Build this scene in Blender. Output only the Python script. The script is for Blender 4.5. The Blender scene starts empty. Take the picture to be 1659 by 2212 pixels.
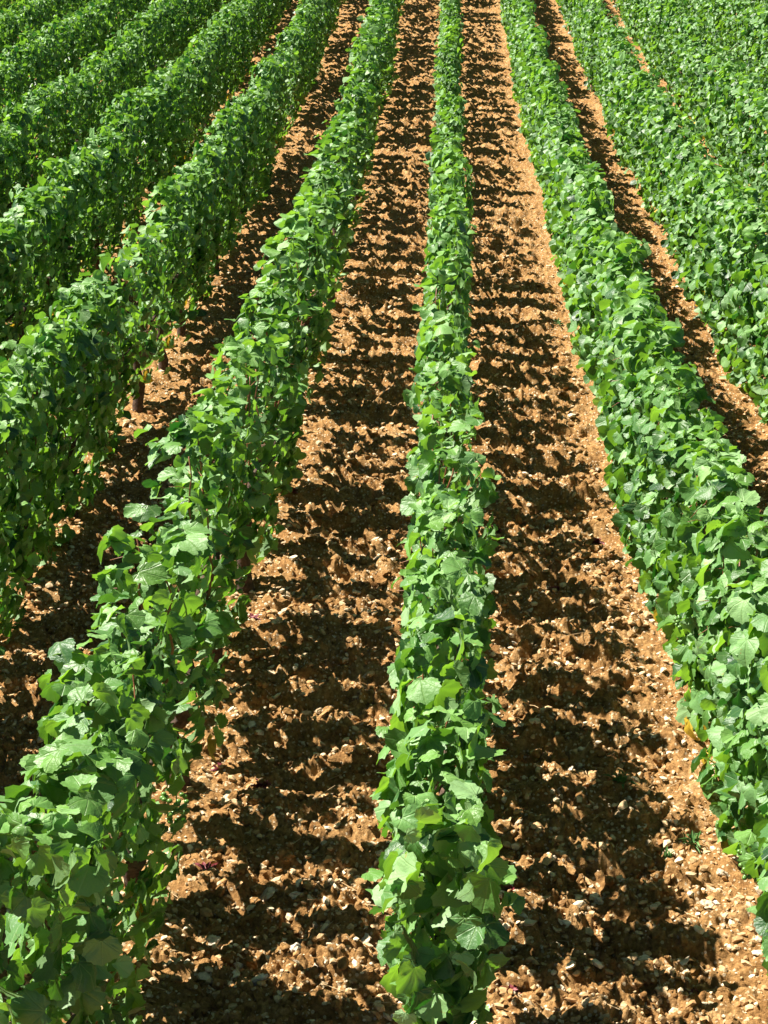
import bpy, math
import numpy as np
from mathutils import Vector

S = bpy.context.scene
COL = S.collection

# ------------------------------------------------------------------ camera
cd = bpy.data.cameras.new('camera'); cam = bpy.data.objects.new('camera', cd); COL.objects.link(cam)
cam.location = (-0.026, 0.0, 2.893)
cam.rotation_euler = (math.pi/2 - 0.2799, 0, 0.0360)
cd.sensor_fit = 'HORIZONTAL'; cd.sensor_width = 36.0; cd.lens = 36.0*3800/1659
cd.clip_start = 0.05; cd.clip_end = 2000
S.camera = cam

# ------------------------------------------------------------------ sky, sun, exposure
SUN_EL = math.radians(54.5); SUN_AZ = math.radians(-77)        # azimuth from +Y, minus = towards -X
w = bpy.data.worlds.new('World'); S.world = w; w.use_nodes = True
nt = w.node_tree; nt.nodes.clear()
sky = nt.nodes.new('ShaderNodeTexSky'); sky.sky_type = 'NISHITA'; sky.sun_disc = False
sky.sun_elevation = SUN_EL; sky.sun_rotation = SUN_AZ; sky.air_density = 0.35; sky.dust_density = 0.2
bg = nt.nodes.new('ShaderNodeBackground'); bg.inputs[1].default_value = 0.05
wo = nt.nodes.new('ShaderNodeOutputWorld')
nt.links.new(sky.outputs[0], bg.inputs[0]); nt.links.new(bg.outputs[0], wo.inputs[0])
ld = bpy.data.lights.new('sun', 'SUN'); ld.energy = 5.0; ld.angle = math.radians(0.53); ld.color = (1.0, 0.94, 0.84)
lo = bpy.data.objects.new('sun', ld); COL.objects.link(lo)
sd = Vector((math.sin(SUN_AZ)*math.cos(SUN_EL), math.cos(SUN_AZ)*math.cos(SUN_EL), math.sin(SUN_EL)))
lo.rotation_euler = sd.to_track_quat('Z', 'Y').to_euler(); lo.location = sd*30
S.view_settings.view_transform = 'Standard'; S.view_settings.look = 'None'
S.view_settings.exposure = 1.4; S.view_settings.gamma = 1.0
S.render.engine = 'CYCLES'
S.cycles.max_bounces = 6; S.cycles.diffuse_bounces = 1; S.cycles.glossy_bounces = 2
S.cycles.transmission_bounces = 4; S.cycles.transparent_max_bounces = 4

# ------------------------------------------------------------------ terrain and noise
def base_z(y):
    y = np.asarray(y, float); t = np.clip(y, 0, 40)
    z = 0.00344*t**2 - 0.0000249*t**3
    sl = 2*0.00344*40 - 3*0.0000249*1600
    return z + np.clip(y-40, 0, None)*sl

def h2(ix, iy, seed):
    v = (ix.astype(np.int64)*374761393 + iy.astype(np.int64)*668265263 + seed*1442695041) & 0xffffffff
    v = ((v ^ (v >> 13))*1274126177) & 0xffffffff
    v = v ^ (v >> 16)
    return (v & 0xffffff)/float(0x1000000)

def vnoise(x, y, seed):
    ix = np.floor(x); iy = np.floor(y); fx = x-ix; fy = y-iy
    fx = fx*fx*fx*(fx*(fx*6-15)+10); fy = fy*fy*fy*(fy*(fy*6-15)+10)
    a = h2(ix, iy, seed); b = h2(ix+1, iy, seed); c = h2(ix, iy+1, seed); d = h2(ix+1, iy+1, seed)
    return (a+(b-a)*fx)*(1-fy) + (c+(d-c)*fx)*fy        # 0..1

def fbm(x, y, lam, seed, octs=3, g=0.5):
    s = 0; a = 1.0; t = 0
    for k in range(octs):
        s = s + a*(vnoise(x/lam+k*17.3, y/lam-k*9.1, seed+k)-0.5)*2; t += a
        a *= g; lam *= 0.5
    return s/t

def clods(x, y, lam, seed, rmin, rmax, fill):
    """dome-shaped lumps: the highest dome over each point"""
    gx = x/lam; gy = y/lam; ix = np.floor(gx); iy = np.floor(gy)
    best = np.zeros_like(x)
    for dx in (-1, 0, 1):
        for dy in (-1, 0, 1):
            cx = ix+dx; cy = iy+dy
            px = cx+h2(cx, cy, seed); py = cy+h2(cx, cy, seed+1)
            r = rmin+(rmax-rmin)*h2(cx, cy, seed+2)
            on = h2(cx, cy, seed+3) < fill
            an = h2(cx, cy, seed+4)*math.pi; el = 0.65+0.35*h2(cx, cy, seed+5)
            ux = (gx-px)*np.cos(an)+(gy-py)*np.sin(an); uy = -(gx-px)*np.sin(an)+(gy-py)*np.cos(an)
            d2 = (ux*ux+(uy/el)**2)/(r*r)
            hgt = np.where(on & (d2 < 1), np.sqrt(np.clip(1-d2, 0, 1))*r, 0)
            best = np.maximum(best, hgt)
    return best*lam

def soil_z(x, y):
    x = np.asarray(x, float); y = np.asarray(y, float)
    fr = np.abs(x-np.round(x))                       # 0 under a row, 0.5 between the rows
    rough = 0.55+0.45*np.clip((fr-0.12)/0.22, 0, 1)
    wx = x+0.05*fbm(x, y, 0.23, 71, 2); wy = y+0.05*fbm(x, y, 0.23, 81, 2)
    z = 0.022*fbm(wx, wy*1.9, 0.62, 11, 2)
    rg = 1-np.abs(fbm(wx/2.8, wy, 0.22, 21, 3))*2.8                 # furrow crests running across the alley
    z = z+0.048*rg
    z = z+0.034*(1-np.abs(fbm(wx/1.4, wy, 0.11, 31, 3))*2.2)
    z = z+0.95*clods(wx/1.3, wy, 0.115, 41, 0.16, 0.40, 0.4)
    z = z+0.90*clods(wx/1.15+3.3, wy, 0.050, 51, 0.2, 0.48, 0.75)
    z = z+1.0*clods(wx+1.3, wy, 0.026, 57, 0.2, 0.5, 0.7)
    z = z+0.016*(1-np.abs(fbm(wx/1.3, wy, 0.045, 91, 2))*2)+0.010*fbm(x, y, 0.018, 61, 2)
    return base_z(y) + z*rough - 0.035*(fr/0.5) + 0.0

# ------------------------------------------------------------------ materials
def mat(name):
    m = bpy.data.materials.new(name); m.use_nodes = True
    t = m.node_tree; t.nodes.clear()
    o = t.nodes.new('ShaderNodeOutputMaterial')
    p = t.nodes.new('ShaderNodeBsdfPrincipled')
    t.links.new(p.outputs[0], o.inputs[0])
    return m, t, p, o

def N(t, kind, **kw):
    n = t.nodes.new(kind)
    for k, v in kw.items(): setattr(n, k, v)
    return n

def ramp(t, fac, stops):
    r = N(t, 'ShaderNodeValToRGB'); e = r.color_ramp.elements
    while len(e) < len(stops): e.new(0.5)
    for q, (p, c) in zip(e, stops): q.position = p; q.color = (*c, 1)
    t.links.new(fac, r.inputs[0]); return r.outputs[0]

def math_(t, op, a, b=None, clamp=False):
    n = N(t, 'ShaderNodeMath', operation=op); n.use_clamp = clamp
    for i, v in enumerate((a, b)):
        if v is None: continue
        if isinstance(v, (int, float)): n.inputs[i].default_value = v
        else: t.links.new(v, n.inputs[i])
    return n.outputs[0]

def mixc(t, f, a, b, mode='MIX'):
    n = N(t, 'ShaderNodeMix', data_type='RGBA', blend_type=mode)
    for i, v in ((0, f), (6, a), (7, b)):
        if isinstance(v, (int, float)): n.inputs[i].default_value = v
        elif isinstance(v, tuple): n.inputs[i].default_value = (*v, 1)
        else: t.links.new(v, n.inputs[i])
    return n.outputs[2]

def noise(t, co, scale, detail=4, rough=0.6):
    n = N(t, 'ShaderNodeTexNoise'); n.inputs['Scale'].default_value = scale
    n.inputs['Detail'].default_value = detail; n.inputs['Roughness'].default_value = rough
    t.links.new(co, n.inputs['Vector']); return n

def soil_mat():
    m, t, p, o = mat('tilled_soil')
    co = N(t, 'ShaderNodeTexCoord').outputs['Object']
    n1 = noise(t, co, 9, 5).outputs[0]; n2 = noise(t, co, 55, 4, 0.7).outputs[0]
    n3 = noise(t, co, 1.3, 2).outputs[0]
    c = ramp(t, n1, [(0.3, (0.30, 0.150, 0.052)), (0.5, (0.43, 0.240, 0.088)), (0.72, (0.58, 0.375, 0.17))])
    c = mixc(t, math_(t, 'MULTIPLY', n3, 0.5), c, (0.40, 0.205, 0.068))
    g = ramp(t, n2, [(0.35, (0.50, 0.46, 0.42)), (0.55, (1.0, 1.0, 1.0)), (0.72, (1.45, 1.5, 1.6))])
    c = mixc(t, 1.0, c, g, 'MULTIPLY')
    # pale chips of stone and straw in the soil
    v = N(t, 'ShaderNodeTexVoronoi'); v.inputs['Scale'].default_value = 62; t.links.new(co, v.inputs['Vector'])
    spk = N(t, 'ShaderNodeSeparateColor'); t.links.new(v.outputs['Color'], spk.inputs[0])
    k = math_(t, 'MULTIPLY', math_(t, 'GREATER_THAN', spk.outputs[0], 0.66), math_(t, 'LESS_THAN', v.outputs['Distance'], 0.36))
    c = mixc(t, k, c, (0.70, 0.54, 0.34))
    t.links.new(c, p.inputs['Base Color'])
    p.inputs['Roughness'].default_value = 0.95; p.inputs['Specular IOR Level'].default_value = 0.15
    b = N(t, 'ShaderNodeBump'); b.inputs['Strength'].default_value = 1.0; b.inputs['Distance'].default_value = 0.018
    hh = math_(t, 'ADD', noise(t, co, 70, 5, 0.75).outputs[0], math_(t, 'MULTIPLY', k, 0.3))
    t.links.new(hh, b.inputs['Height']); t.links.new(b.outputs[0], p.inputs['Normal'])
    return m

def stone_mat(name, dark, mid, pale):
    m, t, p, o = mat(name)
    a = N(t, 'ShaderNodeAttribute', attribute_name='rnd').outputs['Fac']
    co = N(t, 'ShaderNodeTexCoord').outputs['Object']
    n1 = noise(t, co, 40, 5).outputs[0]
    c = ramp(t, a, [(0.0, dark), (0.5, mid), (1.0, pale)])
    g = ramp(t, n1, [(0.35, (0.6, 0.55, 0.5)), (0.6, (1.1, 1.1, 1.1))])
    c = mixc(t, 1.0, c, g, 'MULTIPLY'); t.links.new(c, p.inputs['Base Color'])
    p.inputs['Roughness'].default_value = 0.9; p.inputs['Specular IOR Level'].default_value = 0.2
    b = N(t, 'ShaderNodeBump'); b.inputs['Strength'].default_value = 0.6; b.inputs['Distance'].default_value = 0.006
    t.links.new(noise(t, co, 90, 4).outputs[0], b.inputs['Height']); t.links.new(b.outputs[0], p.inputs['Normal'])
    return m

def leaf_mat():
    m, t, p, o = mat('vine_leaf')
    r = N(t, 'ShaderNodeAttribute', attribute_name='rnd').outputs['Fac']
    age = N(t, 'ShaderNodeAttribute', attribute_name='age').outputs['Fac']     # 0 old .. 0.8 young, 1 yellowed
    uv = N(t, 'ShaderNodeUVMap').outputs[0]
    sx = N(t, 'ShaderNodeSeparateXYZ'); t.links.new(uv, sx.inputs[0])
    u = sx.outputs[0]; v = math_(t, 'ADD', sx.outputs[1], 0.30)
    rad = math_(t, 'SQRT', math_(t, 'ADD', math_(t, 'MULTIPLY', u, u), math_(t, 'MULTIPLY', v, v)))
    ang = math_(t, 'ARCTAN2', math_(t, 'ABSOLUTE', u), v)
    vein = None
    for a0 in (0.0, 0.80, 1.55):
        d = math_(t, 'ABSOLUTE', math_(t, 'MULTIPLY', math_(t, 'SINE', math_(t, 'SUBTRACT', ang, a0)), rad))
        vein = d if vein is None else math_(t, 'MINIMUM', vein, d)
    vm = math_(t, 'SUBTRACT', 1.0, math_(t, 'DIVIDE', vein, 0.028), True)
    base = ramp(t, r, [(0.0, (0.018, 0.066, 0.018)), (0.35, (0.055, 0.155, 0.040)), (0.7, (0.145, 0.295, 0.095)), (1.0, (0.29, 0.46, 0.22))])
    base = mixc(t, math_(t, 'MULTIPLY', age, 1.1, True), base, (0.17, 0.36, 0.05))
    yel = math_(t, 'GREATER_THAN', age, 0.95)
    base = mixc(t, yel, base, (0.55, 0.38, 0.03))
    bl = math_(t, 'MULTIPLY', math_(t, 'GREATER_THAN', noise(t, N(t, 'ShaderNodeTexCoord').outputs['Object'], 28, 3).outputs[0], 0.69), math_(t, 'MULTIPLY', math_(t, 'GREATER_THAN', r, 0.6), 0.7))
    base = mixc(t, bl, base, (0.30, 0.20, 0.06))      # browned spots on some leaves
    under = mixc(t, 0.55, base, (0.17, 0.26, 0.12))
    bf = N(t, 'ShaderNodeNewGeometry').outputs['Backfacing']
    c = mixc(t, bf, base, under)
    c = mixc(t, math_(t, 'MULTIPLY', vm, 0.45), c, (0.20, 0.32, 0.09))
    t.links.new(c, p.inputs['Base Color'])
    co = N(t, 'ShaderNodeTexCoord').outputs['Object']
    nz = noise(t, co, 120, 3).outputs[0]
    t.links.new(math_(t, 'ADD', math_(t, 'MULTIPLY', r, 0.14), 0.40), p.inputs['Roughness'])
    p.inputs['Specular IOR Level'].default_value = 0.5
    b = N(t, 'ShaderNodeBump'); b.inputs['Strength'].default_value = 0.55; b.inputs['Distance'].default_value = 0.004
    t.links.new(math_(t, 'ADD', nz, math_(t, 'MULTIPLY', vm, -0.5)), b.inputs['Height'])
    t.links.new(b.outputs[0], p.inputs['Normal'])
    tr = N(t, 'ShaderNodeBsdfTranslucent')
    tc = mixc(t, r, (0.03, 0.17, 0.01), (0.42, 0.82, 0.04))
    tc = mixc(t, yel, tc, (0.8, 0.5, 0.03))
    t.links.new(tc, tr.inputs[0])
    mx = N(t, 'ShaderNodeMixShader'); mx.inputs[0].default_value = 0.27
    t.links.new(p.outputs[0], mx.inputs[1]); t.links.new(tr.outputs[0], mx.inputs[2]); t.links.new(mx.outputs[0], o.inputs[0])
    return m

def plain_mat(name, c1, c2, scale, rough=0.8, bump=0.5):
    m, t, p, o = mat(name)
    co = N(t, 'ShaderNodeTexCoord').outputs['Object']
    n1 = noise(t, co, scale, 4).outputs[0]
    t.links.new(ramp(t, n1, [(0.35, c1), (0.65, c2)]), p.inputs['Base Color'])
    p.inputs['Roughness'].default_value = rough
    b = N(t, 'ShaderNodeBump'); b.inputs['Strength'].default_value = bump; b.inputs['Distance'].default_value = 0.005
    t.links.new(n1, b.inputs['Height']); t.links.new(b.outputs[0], p.inputs['Normal'])
    return m

M_SOIL = soil_mat()
M_GRAVEL = stone_mat('gravel_stone', (0.42, 0.23, 0.09), (0.62, 0.44, 0.24), (0.84, 0.72, 0.52))
M_STONE = stone_mat('limestone', (0.50, 0.36, 0.21), (0.62, 0.48, 0.32), (0.78, 0.68, 0.54))
M_LEAF = leaf_mat()
M_BARK = plain_mat('vine_bark', (0.035, 0.02, 0.012), (0.12, 0.07, 0.045), 60, 0.95, 1.0)
M_CANE = plain_mat('vine_cane', (0.16, 0.05, 0.025), (0.34, 0.15, 0.06), 30, 0.5, 0.3)
M_GRAPE = plain_mat('green_grape', (0.07, 0.17, 0.03), (0.13, 0.26, 0.05), 20, 0.3, 0.1)
M_RED = plain_mat('red_weed_leaf', (0.13, 0.015, 0.02), (0.26, 0.04, 0.045), 40, 0.6, 0.2)
M_WEED = plain_mat('green_weed_leaf', (0.05, 0.13, 0.03), (0.11, 0.24, 0.05), 40, 0.6, 0.2)
M_STRAW = plain_mat('dry_straw', (0.42, 0.27, 0.12), (0.66, 0.48, 0.27), 30, 0.8, 0.2)

# ------------------------------------------------------------------ mesh building
def make_mesh(name, V, F, material, smooth=True, attrs=None, uv=None):
    """V (n,3), F (m,k) array of equal-sized faces"""
    V = np.ascontiguousarray(V, np.float32); F = np.ascontiguousarray(F, np.int32)
    me = bpy.data.meshes.new(name); m, k = F.shape
    me.vertices.add(len(V)); me.vertices.foreach_set('co', V.ravel())
    me.loops.add(m*k); me.loops.foreach_set('vertex_index', F.ravel())
    me.polygons.add(m)
    me.polygons.foreach_set('loop_start', np.arange(0, m*k, k, dtype=np.int32))
    if smooth: me.polygons.foreach_set('use_smooth', np.ones(m, bool))
    else: me.polygons.foreach_set('use_smooth', np.zeros(m, bool))
    if uv is not None:
        l = me.uv_layers.new(name='UVMap'); l.data.foreach_set('uv', np.ascontiguousarray(uv[F.ravel()], np.float32).ravel())
    for n, a in (attrs or {}).items():
        at = me.attributes.new(n, 'FLOAT', 'POINT'); at.data.foreach_set('value', np.ascontiguousarray(a, np.float32))
    me.materials.append(material); me.update(calc_edges=True); me.validate()
    return me

def link(name, me, parent=None, loc=None):
    o = bpy.data.objects.new(name, me); COL.objects.link(o)
    if parent is not None: o.parent = parent
    if loc is not None: o.location = loc
    return o

def tag(o, label=None, cat=None, group=None, kind=None):
    if label: o['label'] = label
    if cat: o['category'] = cat
    if group: o['group'] = group
    if kind: o['kind'] = kind
    return o

def tube(pts, rad, sides=6):
    pts = np.array(pts, float); n = len(pts); V = []; F = []
    for i in range(n):
        d = pts[min(i+1, n-1)]-pts[max(i-1, 0)]; d /= np.linalg.norm(d)+1e-9
        a = np.cross(d, (0.3, 1, 0.1)); a /= np.linalg.norm(a)+1e-9; b = np.cross(d, a)
        for s in range(sides):
            th = 2*math.pi*s/sides
            V.append(pts[i]+(a*math.cos(th)+b*math.sin(th))*rad[i])
    for i in range(n-1):
        for s in range(sides):
            q = i*sides; F.append((q+s, q+(s+1) % sides, q+sides+(s+1) % sides, q+sides+s))
    c = len(V); V.append(pts[-1])
    for s in range(sides):
        q = (n-1)*sides; F.append((q+s, q+(s+1) % sides, c, c))
    F2 = []
    for f in F:
        F2.append((f[0], f[1], f[2]))
        if f[3] != f[2]: F2.append((f[0], f[2], f[3]))
    return np.array(V), np.array(F2)

def join(parts):
    V = []; F = []; o = 0
    for v, f in parts: V.append(v); F.append(f+o); o += len(v)
    return np.concatenate(V), np.concatenate(F)

# ------------------------------------------------------------------ the soil: one sheet to the horizon
def build_soil():
    ncol, nrow = 1150, 1500
    u = np.linspace(-1, 1, ncol)
    u = u*0.30 + np.sign(u)*np.clip(np.abs(u)-0.955, 0, None)**2*900
    yy = 3.35*np.exp(np.linspace(0, math.log(46/3.35), nrow))
    yy = np.concatenate([[-120, -60, -25, -10, -3, 0, 1.5, 2.3, 2.8, 3.1, 3.25], yy, [50, 60, 80, 120, 200, 350]])
    spread = np.clip(yy, 3.35, 46)+1.2
    X = (-0.036*np.clip(yy, 3.3, 46))[:, None] + u[None, :]*spread[:, None]
    Y = np.repeat(yy[:, None], ncol, 1)
    Z = soil_z(X.ravel(), Y.ravel())
    V = np.stack([X.ravel(), Y.ravel(), Z], 1)
    r = len(yy); i = np.arange(r-1)[:, None]*ncol+np.arange(ncol-1)[None, :]
    F = np.stack([i, i+1, i+1+ncol, i+ncol], -1).reshape(-1, 4)
    o = link('soil', make_mesh('soil', V, F, M_SOIL)); tag(o, kind='structure')
build_soil()

# ------------------------------------------------------------------ gravel and stones
def ico(sub):
    import bmesh
    bm = bmesh.new(); bmesh.ops.create_icosphere(bm, subdivisions=sub, radius=1.0)
    bm.verts.ensure_lookup_table()
    V = np.array([v.co[:] for v in bm.verts]); F = np.array([[v.index for v in f.verts] for f in bm.faces]); bm.free()
    return V, F

def in_view_xy(rng, n, y0, y1, p=1.0):
    """points spread evenly over the picture-facing wedge between two distances"""
    t = rng.random(n); y = (y0**(1-p)+(y1**(1-p)-y0**(1-p))*t)**(1/(1-p)) if p != 1 else y0*(y1/y0)**t
    x = (-0.036+(rng.random(n)*2-1)*0.27)*y + (rng.random(n)*2-1)*0.3
    return x, y

def lumps(rng, x, y, size, sub, sink=0.35, flat=(0.45, 0.8)):
    V0, F0 = ico(sub); n = len(x); nv = len(V0)
    P = np.repeat(V0[None], n, 0)
    # facet each lump with a few random cuts so that it is angular
    for k in range(6):
        d = rng.normal(size=(n, 3)); d /= np.linalg.norm(d, axis=1, keepdims=True)
        c = 0.45+0.4*rng.random(n)
        dot = np.einsum('nvk,nk->nv', P, d); ex = np.clip(dot-c[:, None], 0, None)
        P = P-ex[..., None]*d[:, None, :]
    P = P*(1+0.10*rng.normal(size=(n, nv, 1)))
    s = np.stack([0.75+0.6*rng.random(n), 0.6+0.4*rng.random(n), flat[0]+(flat[1]-flat[0])*rng.random(n)], 1)
    P = P*s[:, None, :]*size[:, None, None]
    a = rng.random(n)*2*math.pi; ca, sa = np.cos(a), np.sin(a)
    tx = rng.normal(size=n)*0.3; 
    Xr = P[..., 0]*ca[:, None]-P[..., 1]*sa[:, None]; Yr = P[..., 0]*sa[:, None]+P[..., 1]*ca[:, None]
    Zr = P[..., 2]+Xr*tx[:, None]
    z = soil_z(x, y)+size*s[:, 2]*(1-2*sink)
    V = np.stack([Xr+x[:, None], Yr+y[:, None], Zr+z[:, None]], -1).reshape(-1, 3)
    F = (F0[None]+(np.arange(n)*nv)[:, None, None]).reshape(-1, 3)
    return V, F, np.repeat(rng.random(n), nv)

rng = np.random.default_rng(5)
parts = []; rn = []; off = 0
for n, y0, y1, s0, s1, sub in ((16000, 3.6, 8.0, 0.004, 0.022, 1), (14000, 7.5, 15.0, 0.006, 0.027, 1), (11000, 14, 40, 0.009, 0.026, 1)):
    x, y = in_view_xy(rng, n, y0, y1)
    sz = s0+(s1-s0)*rng.random(n)**2.6
    V, F, r = lumps(rng, x, y, sz, sub, 0.3)
    parts.append((V, F)); rn.append(r**1.25)
V, F = join(parts)
g = link('gravel', make_mesh('gravel', V, F, M_GRAVEL, False, {'rnd': np.concatenate(rn)}))
parts = []; rn = []
for n, y0, y1, s0, s1 in ((7000, 3.6, 9.0, 0.006, 0.030), (7000, 8, 20, 0.009, 0.034)):
    x, y = in_view_xy(rng, n, y0, y1); fr = np.abs(x-np.round(x)); k = fr > 0.18; x, y = x[k], y[k]
    V, F, r = lumps(rng, x, y, s0+(s1-s0)*rng.random(len(x))**2.4, 2, 0.38, (0.5, 0.9)); parts.append((V, F)); rn.append(r)
V, F = join(parts)
tag(link('soil_crumbs', make_mesh('soil_crumbs', V, F, M_SOIL, False, {'rnd': np.concatenate(rn)})), 'loose brown crumbs and clods of tilled earth between the rows', 'earth clods', kind='stuff')
tag(g, 'small pale stones and crumbs scattered over the brown tilled soil', 'gravel', kind='stuff')

# straw and dead twigs
x, y = in_view_xy(rng, 700, 3.7, 16.0); parts = []
z = soil_z(x, y)
for i in range(len(x)):
    L = 0.02+0.07*rng.random()**2; a = rng.random()*math.pi; dz = rng.normal()*0.25
    d = np.array([math.cos(a), math.sin(a), dz])*L
    c = np.array([x[i], y[i], z[i]+0.008]); k = rng.normal(size=3)*0.12*L
    parts.append(tube([c-d, c+k, c+d], [0.0013, 0.0016, 0.0009], 4))
V, F = join(parts)
tag(link('straw_litter', make_mesh('straw_litter', V, F, M_STRAW)), 'dry straw and dead twig scraps lying on the tilled soil', 'straw', kind='stuff')

# ------------------------------------------------------------------ leaves
def leaf_shape(n_out, ring):
    th = np.linspace(-math.pi, math.pi, n_out, endpoint=False)+math.pi/n_out*(0 if n_out > 12 else 0)
    lob = 0.455*(1+0.030*np.cos(5*th)+0.03*np.cos(th)+0.02*np.cos(3*th))
    notch = np.exp(-((np.abs(th)-math.pi)/0.30)**2)*0.16
    tooth = np.where(np.arange(n_out) % 2 == 0, 0.028, -0.018) if n_out > 20 else 0
    r = lob-notch+tooth
    x = np.sin(th)*r*1.10; y = np.cos(th)*r
    out = np.stack([x, y], 1)
    cen = np.array([[0, -0.24]])
    if ring:
        P = np.concatenate([cen, cen+(out-cen)*0.52, out])
    else:
        P = np.concatenate([cen, out])
    F = []
    for i in range(n_out):
        j = (i+1) % n_out
        F.append((0, 1+j, 1+i))
        if ring:
            a, b, c, d = 1+i, 1+j, 1+n_out+j, 1+n_out+i
            F.append((a, b, c)); F.append((a, c, d))
    F = np.array(F)
    # face up (+z)
    for k in range(len(F)):
        p, q, s = P[F[k, 0]], P[F[k, 1]], P[F[k, 2]]
        if (q[0]-p[0])*(s[1]-p[1])-(q[1]-p[1])*(s[0]-p[0]) < 0: F[k] = F[k][::-1]
    return P, F

SHAPES = {0: leaf_shape(28, True), 1: leaf_shape(18, True), 2: leaf_shape(10, False)}

def leaves(rng, pos, nrm, tip, size, detail, age):
    P, F0 = SHAPES[detail]; n = len(pos); nv = len(P)
    nrm = nrm/np.linalg.norm(nrm, axis=1, keepdims=True)
    tip = tip-np.einsum('ij,ij->i', tip, nrm)[:, None]*nrm; tip /= np.linalg.norm(tip, axis=1, keepdims=True)+1e-9
    sid = np.cross(tip, nrm)
    px, py = P[:, 0][None], P[:, 1][None]
    asp = 0.88+0.26*rng.random((n, 1)); skew = rng.normal(size=(n, 1))*0.08
    X = px*asp+skew*py; Y = py*np.ones((n, 1))
    fold = rng.normal(size=(n, 1))*0.20+0.10; curl = rng.normal(size=(n, 1))*0.45+0.45
    th = np.arctan2(px, py); rad = np.hypot(px, py)
    ph = rng.random((n, 1))*6.28
    Z = fold*np.abs(px) - curl*(py+0.24)**2 - rng.normal(size=(n, 1))*0.3*px**2*2
    Z = Z+0.050*np.sin(3*th+ph)*rad*2+0.028*np.sin(7*th+ph*2.3)*rad*2
    Z = Z+rng.normal(size=(n, nv))*0.004
    s = size[:, None]
    Y = Y+0.24                                     # the petiole end stays at pos
    W = pos[:, None, :]+(X*s)[..., None]*sid[:, None, :]+(Y*s)[..., None]*tip[:, None, :]+(Z*s)[..., None]*nrm[:, None, :]
    F = (F0[None]+(np.arange(n)*nv)[:, None, None]).reshape(-1, 3)
    uv = np.repeat(P[None], n, 0).reshape(-1, 2)
    rnd = np.repeat(np.clip(rng.normal(0.5, 0.32, n), 0, 1), nv); ag = np.repeat(age, nv)
    return W.reshape(-1, 3), F, uv, rnd, ag

TOP, SKIRT, HW = 1.075, 0.16, 0.098

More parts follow.
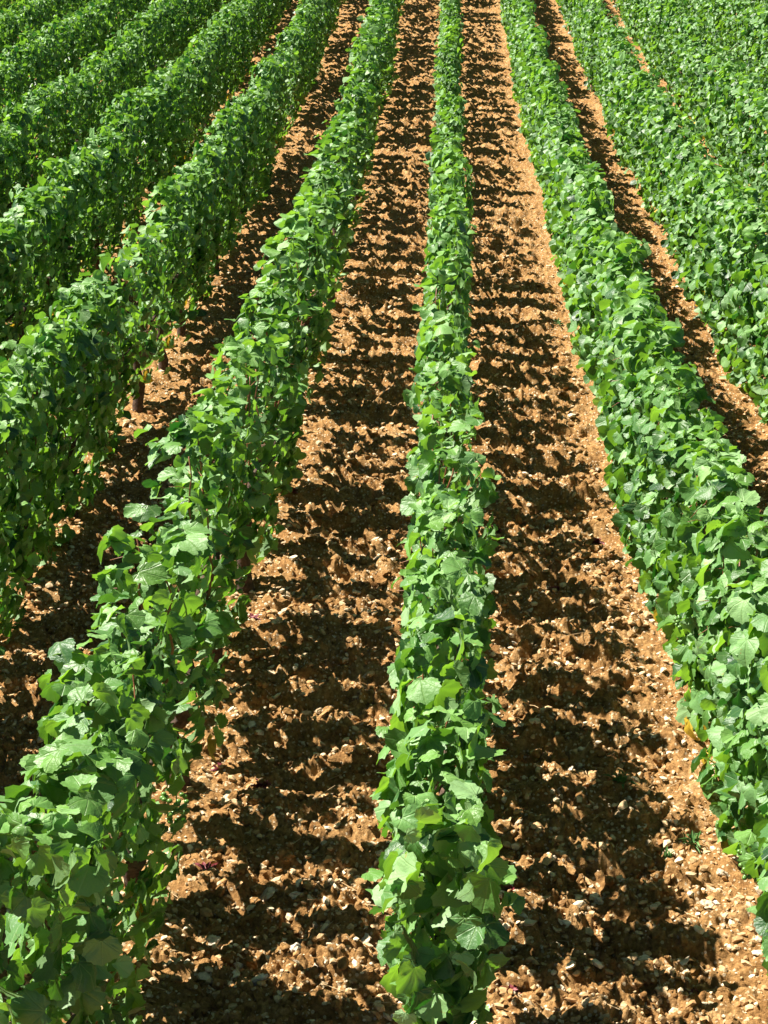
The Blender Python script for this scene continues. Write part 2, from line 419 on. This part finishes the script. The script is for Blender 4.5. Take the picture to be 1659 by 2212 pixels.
def vine_mesh(seed, detail, count, first=False, name='foliage', dense=False):
    """foliage of one vine, origin at the foot of its trunk, row along Y"""
    rng = np.random.default_rng(seed)
    n = count
    y = (rng.random(n)-0.5)*1.16
    if first: y = np.clip(y, -0.42, 1)+rng.normal(size=n)*0.03*(y < -0.4)
    top = TOP + 0.06*(vnoise(y*5+seed*3.1, y*0, 3)-0.5)*2 + 0.02*rng.normal(size=n)
    skirt = SKIRT - (0.04 if dense else 0) + 0.10*(vnoise(y*3.2+seed*7.7, y*0+5, 4)-0.5)*2
    hw = HW*(1+(0.10 if dense else 0.22)*(vnoise(y*3.5+seed*1.7, y*0, 9)-0.5)*2)
    kind = rng.random(n)
    # leaves gather round the shoots, leaving thinner places between them
    sh = np.array([-0.42, -0.14, 0.15, 0.43])+rng.normal(size=4)*0.05; ni = np.abs(y[:, None]-sh[None]).argmin(1)
    wd = np.array([rng.uniform(0.03, 0.075) for _ in sh])
    y = np.where(rng.random(n) < (0.35 if dense else 0.85), sh[ni]+rng.normal(size=n)*wd[ni], y)
    top = top+(rng.normal(size=4)*0.028)[ni]; skirt = skirt+(rng.normal(size=4)*0.04)[ni]
    hw = hw*(1+rng.normal(size=4)*0.09)[ni]
    sparse = rng.random(4) < (0.0 if dense else 0.45)                      # thinner places in the row
    drop = (sparse[ni]*rng.uniform(0.45, 0.8, 4)[ni]) > rng.random(n)
    z = np.zeros(n); x = np.zeros(n); nx = np.zeros(n); nz = np.zeros(n)
    depth = np.minimum(rng.exponential(0.028, n), 0.12)
    sgn = np.where(rng.random(n) < 0.5, -1.0, 1.0)
    side = kind < 0.80; topm = (kind >= 0.80) & (kind < 0.92)
    t = rng.random(n)
    zz = skirt+(top-0.02-skirt)*t
    prof = np.where(t < 0.12, 0.72+0.28*t/0.12, 1.0); prof = np.where(t > 0.86, 1-0.34*((t-0.86)/0.14)**2, prof)
    if dense: prof = np.where(sgn > 0, prof*(0.84+0.16*t), prof)
    bulge = 0.020*(vnoise(y*7+seed, zz*6+sgn*9, 12)-0.5)*2
    x = np.where(side, sgn*(hw*prof+bulge*(0.6 if dense else 1)-depth), (rng.random(n)*2-1)*hw*0.85)
    z = np.where(side, zz, np.where(topm, top-depth*0.9-0.25*x*x, skirt+(top-skirt)*rng.random(n)))
    nrm = np.stack([np.where(side, sgn*(0.95+0.2*rng.random(n)), 1.2*x/hw*0.4), rng.normal(size=n)*0.10,
                    np.where(side, np.where(sgn < 0, 0.34, -0.18)+0.6*t**3, 1.0)], 1)
    nrm += rng.normal(size=(n, 3))*np.where(side & (sgn > 0), 0.24, 0.46)[:, None]
    tip = np.stack([np.where(side, sgn*0.25, rng.normal(size=n)*0.8), rng.normal(size=n)*0.35+np.where(side, 0, rng.normal(size=n)*0.8),
                    np.where(side, -1.0, -0.55)], 1)+rng.normal(size=(n, 3))*0.30
    if first:      # leaves of the end of the row turn to face along the row
        e = (y < -0.33) & (rng.random(n) < 0.45)
        nrm[e] = np.stack([rng.normal(size=e.sum())*0.4, -1+0*y[e], 0.5+0*y[e]], 1)+rng.normal(size=(e.sum(), 3))*0.35
    size = np.clip(rng.normal(0.075, 0.017, n), 0.042, 0.115)
    size = np.where(topm, size*(0.62+0.3*rng.random(n)), size)
    age = np.where(topm, 0.20+0.45*rng.random(n), np.clip(rng.normal(0.08, 0.12, n)+0.35*np.clip(t-0.8, 0, 1)*2, 0, 0.7))
    age = np.where(side & (t < 0.14) & (rng.random(n) < 0.035), 1.0, age)
    pos = np.stack([x, y, z], 1)
    kp = ~drop; pos, nrm, tip, size, age = pos[kp], nrm[kp], tip[kp], size[kp], age[kp]
    # shoots that escape the trimming: short strings of young leaves poking out
    ex = []
    for k in range(3):
        yy = rng.uniform(-0.5, 0.5); s = rng.choice([-1, 1]); zb = rng.uniform(0.55, TOP-0.03); d = np.array([s*rng.uniform(0.4, 1), rng.normal()*0.5, rng.uniform(0.1, 1.0)])
        if zb > TOP-0.15: d[2] += 1
        d /= np.linalg.norm(d); b = np.array([s*HW*0.8, yy, zb])
        for q in range(4): ex.append((b+d*(0.01+0.028*q)+rng.normal(size=3)*0.018, s, 0.09-0.012*q, 0.15+0.12*q))
    ep = np.array([e[0] for e in ex]); es = np.array([e[1] for e in ex]); m = len(ex)
    pos = np.concatenate([pos, ep])
    nrm = np.concatenate([nrm, np.stack([es*0.5, np.zeros(m), np.ones(m)], 1)+rng.normal(size=(m, 3))*0.5])
    tip = np.concatenate([tip, np.stack([es*0.8, np.zeros(m), -0.3*np.ones(m)], 1)+rng.normal(size=(m, 3))*0.5])
    size = np.concatenate([size, [e[2] for e in ex]]); age = np.concatenate([age, [e[3] for e in ex]])
    if detail == 2: size = size*(0.95 if dense else 1.0)
    pos = pos-tip/np.linalg.norm(tip, axis=1, keepdims=True)*size[:, None]*0.38
    W, F, uv, r, a = leaves(rng, pos, nrm, tip, size, detail, age)
    return make_mesh(name, W, F, M_LEAF, detail < 2, {'rnd': r, 'age': a}, uv)

def trunk_mesh(seed):
    rng = np.random.default_rng(seed+900)
    p = [np.array([0, 0, -0.10])]; n = 8
    for i in range(n):
        p.append(np.array([rng.normal()*0.012, rng.normal()*0.016, -0.02+0.48*(i+1)/n]))
    r = np.array([0.034, 0.031, 0.027, 0.025, 0.024, 0.023, 0.022, 0.024, 0.026])*(1+rng.normal(size=9)*0.09)
    A = [tube(p, r, 9)]
    h = p[-2]
    for s in (-1, 1):                       # the two arms laid along the wire
        q = [h, h+np.array([0.01, s*0.07, 0.05]), h+np.array([0, s*0.2, 0.06])+rng.normal(size=3)*0.008, h+np.array([0, s*0.40, 0.05])]
        A.append(tube(q, [0.018, 0.014, 0.011, 0.007], 7))
    V, F = join(A)
    V = V+rng.normal(size=V.shape)*0.0018
    return make_mesh('trunk', V, F, M_BARK)

def cane_mesh(seed):
    rng = np.random.default_rng(seed+3000)
    y0 = rng.uniform(-0.42, 0.42); s = rng.choice([-1, 1]); x1 = s*rng.uniform(0.02, HW*0.75)
    P = []
    lean = rng.normal()*0.14
    for i in range(9):
        t = i/8; P.append((x1*min(1, t*1.9)+rng.normal()*0.006, y0+lean*t+rng.normal()*0.008, 0.42+(TOP-0.51+0.04*rng.random())*t))
    parts = [tube(P, np.linspace(0.0045, 0.0022, 9), 6)]
    for i in range(2, 8):
        b = np.array(P[i]); d = np.array([s*rng.uniform(0.2, 1), rng.normal(), rng.normal()*0.4]); d /= np.linalg.norm(d)
        parts.append(tube([b, b+d*0.04+np.array([0, 0, 0.006]), b+d*0.075], [0.0017, 0.0014, 0.0011], 4))
    V, F = join(parts); return make_mesh('cane', V, F, M_CANE)

def grapes_mesh(seed):
    rng = np.random.default_rng(seed+5000); V0, F0 = ico(2); parts = []
    for i in range(46):
        t = rng.random()**0.8; R = 0.034*(1-0.7*t)+0.006
        a = rng.random()*6.283; c = np.array([R*math.cos(a), R*math.sin(a), -0.12*t])+rng.normal(size=3)*0.003
        parts.append((V0*(0.0075+0.0012*rng.random())+c, F0))
    parts.append(tube([(0, 0, 0.05), (0.003, 0, 0.02), (0, 0, -0.06)], [0.0022, 0.002, 0.0015], 5))
    V, F = join(parts); return make_mesh('grape_cluster', V, F, M_GRAPE)

print('variants...')
MID = [vine_mesh(100+i, 1, 450) for i in range(14)]
FAR = [vine_mesh(200+i, 2, 470) for i in range(14)]
MIDD = [vine_mesh(300+i, 1, 700, dense=True) for i in range(12)]
FARD = [vine_mesh(400+i, 2, 740, dense=True) for i in range(12)]
TRUNKS = [trunk_mesh(i) for i in range(6)]
CANES = [cane_mesh(i) for i in range(24)]
GRAPES = [grapes_mesh(i) for i in range(3)]

ROWS = {
    0: 'narrow vine row running straight up the middle of the field, soil bare on both sides',
    -1: 'vine row next left of the middle row, with its end filling the bottom left corner',
    -2: 'second vine row left of the middle row, dark trunks showing under its shaded side',
    -3: 'third vine row left of the middle row, meeting the left edge in the upper third',
    -4: 'fourth vine row left of the middle row, dark shaded side with bright top',
    -5: 'fifth vine row left of the middle row, across the upper left corner',
    -6: 'sixth vine row left of the middle row, close to the upper left corner',
    -7: 'farthest left vine row, only a sliver in the upper left corner',
    1: 'sunlit vine row next right of the middle row, wide and pale green',
    2: 'second vine row right of the middle row, with a narrow soil strip on either side',
    3: 'third vine row right of the middle row, beyond the last thin strip of soil',
    4: 'fourth vine row right of the middle row, merging with its neighbours in sunlight',
    5: 'farthest right vine row, only a sliver in the upper right corner',
}
DX = {0: -0.020, -1: 0.015}
START, END = 3.42, 47
GRP = 'parallel vine rows planted across the sloping field'
for k, lab in ROWS.items():
    rr = np.random.default_rng(1000+k*13)
    y0 = START+0.5+max(0, math.floor((abs(k)-2.2)*2.9)) if abs(k) > 1 else START+0.5
    root = bpy.data.objects.new('vine_row', None); COL.objects.link(root)
    root.location = (k+DX.get(k, 0), y0, float(base_z(y0))); root.empty_display_size = 0.3
    tag(root, lab, 'vine row', GRP)
    i = 0; yv = y0
    while yv < END:
        X = root.location.x; dist = math.hypot(X, yv)
        zb = float(base_z(yv))+0.0
        inv = abs(X+0.036*yv) < 0.25*yv+1.0
        if dist < 8.2 and abs(k) <= 2 and inv:
            me = vine_mesh(5000+k*100+i, 0, 620 if i == 0 else (430 if k in (-1, 0) else 640), first=(i == 0), dense=(k not in (-1, 0)))
        elif dist < 15: ms = MID if k in (-1, 0) or (k == -2 and rr.random() < 0.6) else MIDD; me = ms[rr.integers(len(ms))]
        else: ms = FAR if k in (-1, 0) or (k == -2 and rr.random() < 0.4) else FARD; me = ms[rr.integers(len(ms))]
        v = link('vine', me, root)
        jx, jz = rr.normal()*0.016, rr.normal()*0.025
        v.location = (jx, yv-y0, zb-root.location.z+jz+(0.02 if k == -1 else 0))
        flip = False
        v.rotation_euler = (0, 0, (math.pi if flip else 0)+rr.normal()*0.015)
        wsc = {0: 1.08, -1: 1.38 if dist > 5.5 else 1.22}.get(k, 1.14)*(1+rr.normal()*0.04)
        v.scale = (wsc, 1.0, 1+rr.normal()*0.02)
        tk = link('trunk', TRUNKS[rr.integers(len(TRUNKS))], v)
        if dist < 11 and inv:
            for c in rr.choice(24, 3 if i else 0, replace=False): link('cane', CANES[c], v)
        if dist < 7 and inv:
            for q in range(1):
                sx = 1 if k < 0 else -1
                gq = link('grape_cluster', GRAPES[rr.integers(3)], v)
                gq.location = (sx*HW*0.62, rr.uniform(-0.4, 0.4), rr.uniform(0.32, 0.42))
        yv += 1.0; i += 1

# ------------------------------------------------------------------ larger stones, each a thing
GAPN = {-2: 'between the two nearest rows left of middle', -1: 'between middle row and row left of it',
        0: 'between middle row and row right of it'}
def ground_at(px, py):
    """ground point seen at a position of the 1659 x 2212 photograph, found on the base terrain"""
    R = cam.rotation_euler.to_matrix(); d = R @ Vector(((px-829.5)/3800, -(py-1106)/3800, -1))
    c = cam.location; t = 2.0
    for _ in range(4000):
        q = c+d*t
        if q.z <= float(base_z(q.y)): return q.x, q.y
        t += 0.01
    return q.x, q.y
stones = [(578, 1932, .030), (640, 1945, .026), (490, 1725, .022), (700, 1820, .016), (1290, 1020, .020), (150, 1195, .022), (1530, 1980, .028),
          (1290, 1940, .022), (1390, 2085, .026), (660, 1430, .016), (895, 1380, .014), (680, 1700, .018), (545, 1590, .018), (1105, 1390, .02),
          (640, 2080, .022), (690, 2110, .02), (820, 1880, .018), (1230, 1690, .018), (1450, 1830, .02), (1190, 1880, .022), (1500, 1640, .016),
          (460, 2030, .026), (740, 1500, .018), (1250, 1560, .018), (1130, 2020, .02), (1360, 1740, .018), (1210, 2150, .024), (560, 2150, .024),
          (620, 1290, .014), (800, 1330, .015), (770, 1130, .014), (1100, 1100, .014), (1180, 1250, .015), (1290, 1420, .018), (40, 1420, .018),
          (130, 1330, .016), (250, 1230, .015), (360, 860, .016), (1330, 1990, .022), (1480, 2100, .024), (1560, 1900, .02), (1420, 1960, .02),
          (500, 1880, .02), (740, 1960, .02), (790, 2050, .022), (1255, 1240, .014), (1150, 1700, .018), (690, 1580, .018), (590, 1480, .016)]
sr = np.random.default_rng(44)
for px, py, sz in stones:
    x, y = ground_at(px, py)
    V, F, r = lumps(sr, np.array([0.0]), np.array([0.0]), np.array([sz]), 3, 0.3, (0.5, 0.75))
    V = V-np.array([0, 0, float(soil_z(np.array([0.0]), np.array([0.0]))[0])])
    me = make_mesh('stone', V, F, M_STONE, False, {'rnd': np.full(len(V), 0.3+0.7*sr.random())})
    z = float(soil_z(np.array([x]), np.array([y]))[0])
    o = link('stone', me, None, (x, y, z))
    gp = GAPN[max(-2, min(0, int(math.floor(x))))]
    big = sz >= .02
    tag(o, ('larger pale stone on soil ' if big else 'small pale stone on soil ')+gp, 'stone', ('larger pale stones ' if big else 'smaller pale stones ')+gp)

# ------------------------------------------------------------------ weeds
def weed_mesh(name, seed, n, L, W, m, up):
    rng = np.random.default_rng(seed); V = []; F = []
    for i in range(n):
        a = rng.random()*6.283; el = up*rng.random()+0.1; d = np.array([math.cos(a)*math.cos(el), math.sin(a)*math.cos(el), math.sin(el)])
        s = np.array([-math.sin(a), math.cos(a), 0]); l = L*(0.5+0.5*rng.random()); ww = W*(0.6+0.6*rng.random()); b = rng.normal(size=3)*L*0.12; b[2] = abs(b[2])*0.4
        q = len(V)
        V += [b, b+d*l*0.45+s*ww+(0, 0, .004), b+d*l*0.45-s*ww+(0, 0, .004), b+d*l*0.5-np.array([0, 0, .003]), b+d*l*1.0-np.array([0, 0, l*0.25])]
        F += [(q, q+1, q+3), (q, q+3, q+2), (q+1, q+4, q+3), (q+3, q+4, q+2)]
    return make_mesh(name, np.array(V), np.array(F), m, False)
reds = [(475, 1665), (880//2+10, 1905), (1110, 1945), (835, 1715), (545, 1350), (1070, 1155), (440, 1085), (1205, 1290), (300, 1130), (1290, 1180), (1100, 2140), (1510, 2135), (1120, 945), (630, 1080), (880, 1240), (565, 1700)]
for j, (px, py) in enumerate(reds):
    x, y = ground_at(px, py); z = float(soil_z(np.array([x]), np.array([y]))[0])
    o = link('red_weed', weed_mesh('red_weed', j, 34, 0.055, 0.009, M_RED, 1.0), None, (x, y, z-0.004))
    gp = GAPN[max(-2, min(0, int(math.floor(x))))]
    tag(o, 'tiny dark red weed on soil '+gp, 'weed', 'dark red weeds '+gp)
greens = [(1495, 1840), (40, 1340), (20, 1370), (1205, 715), (1440, 1845), (1340, 1720)]
for j, (px, py) in enumerate(greens):
    x, y = ground_at(px, py); z = float(soil_z(np.array([x]), np.array([y]))[0])
    o = link('green_weed', weed_mesh('green_weed', j+50, 30, 0.075, 0.005, M_WEED, 1.3), None, (x, y, z-0.004))
    gp = GAPN[max(-2, min(0, int(math.floor(x))))]
    tag(o, 'small green weed on soil '+gp, 'weed', 'green weeds '+gp)
print('objects', len(S.objects))
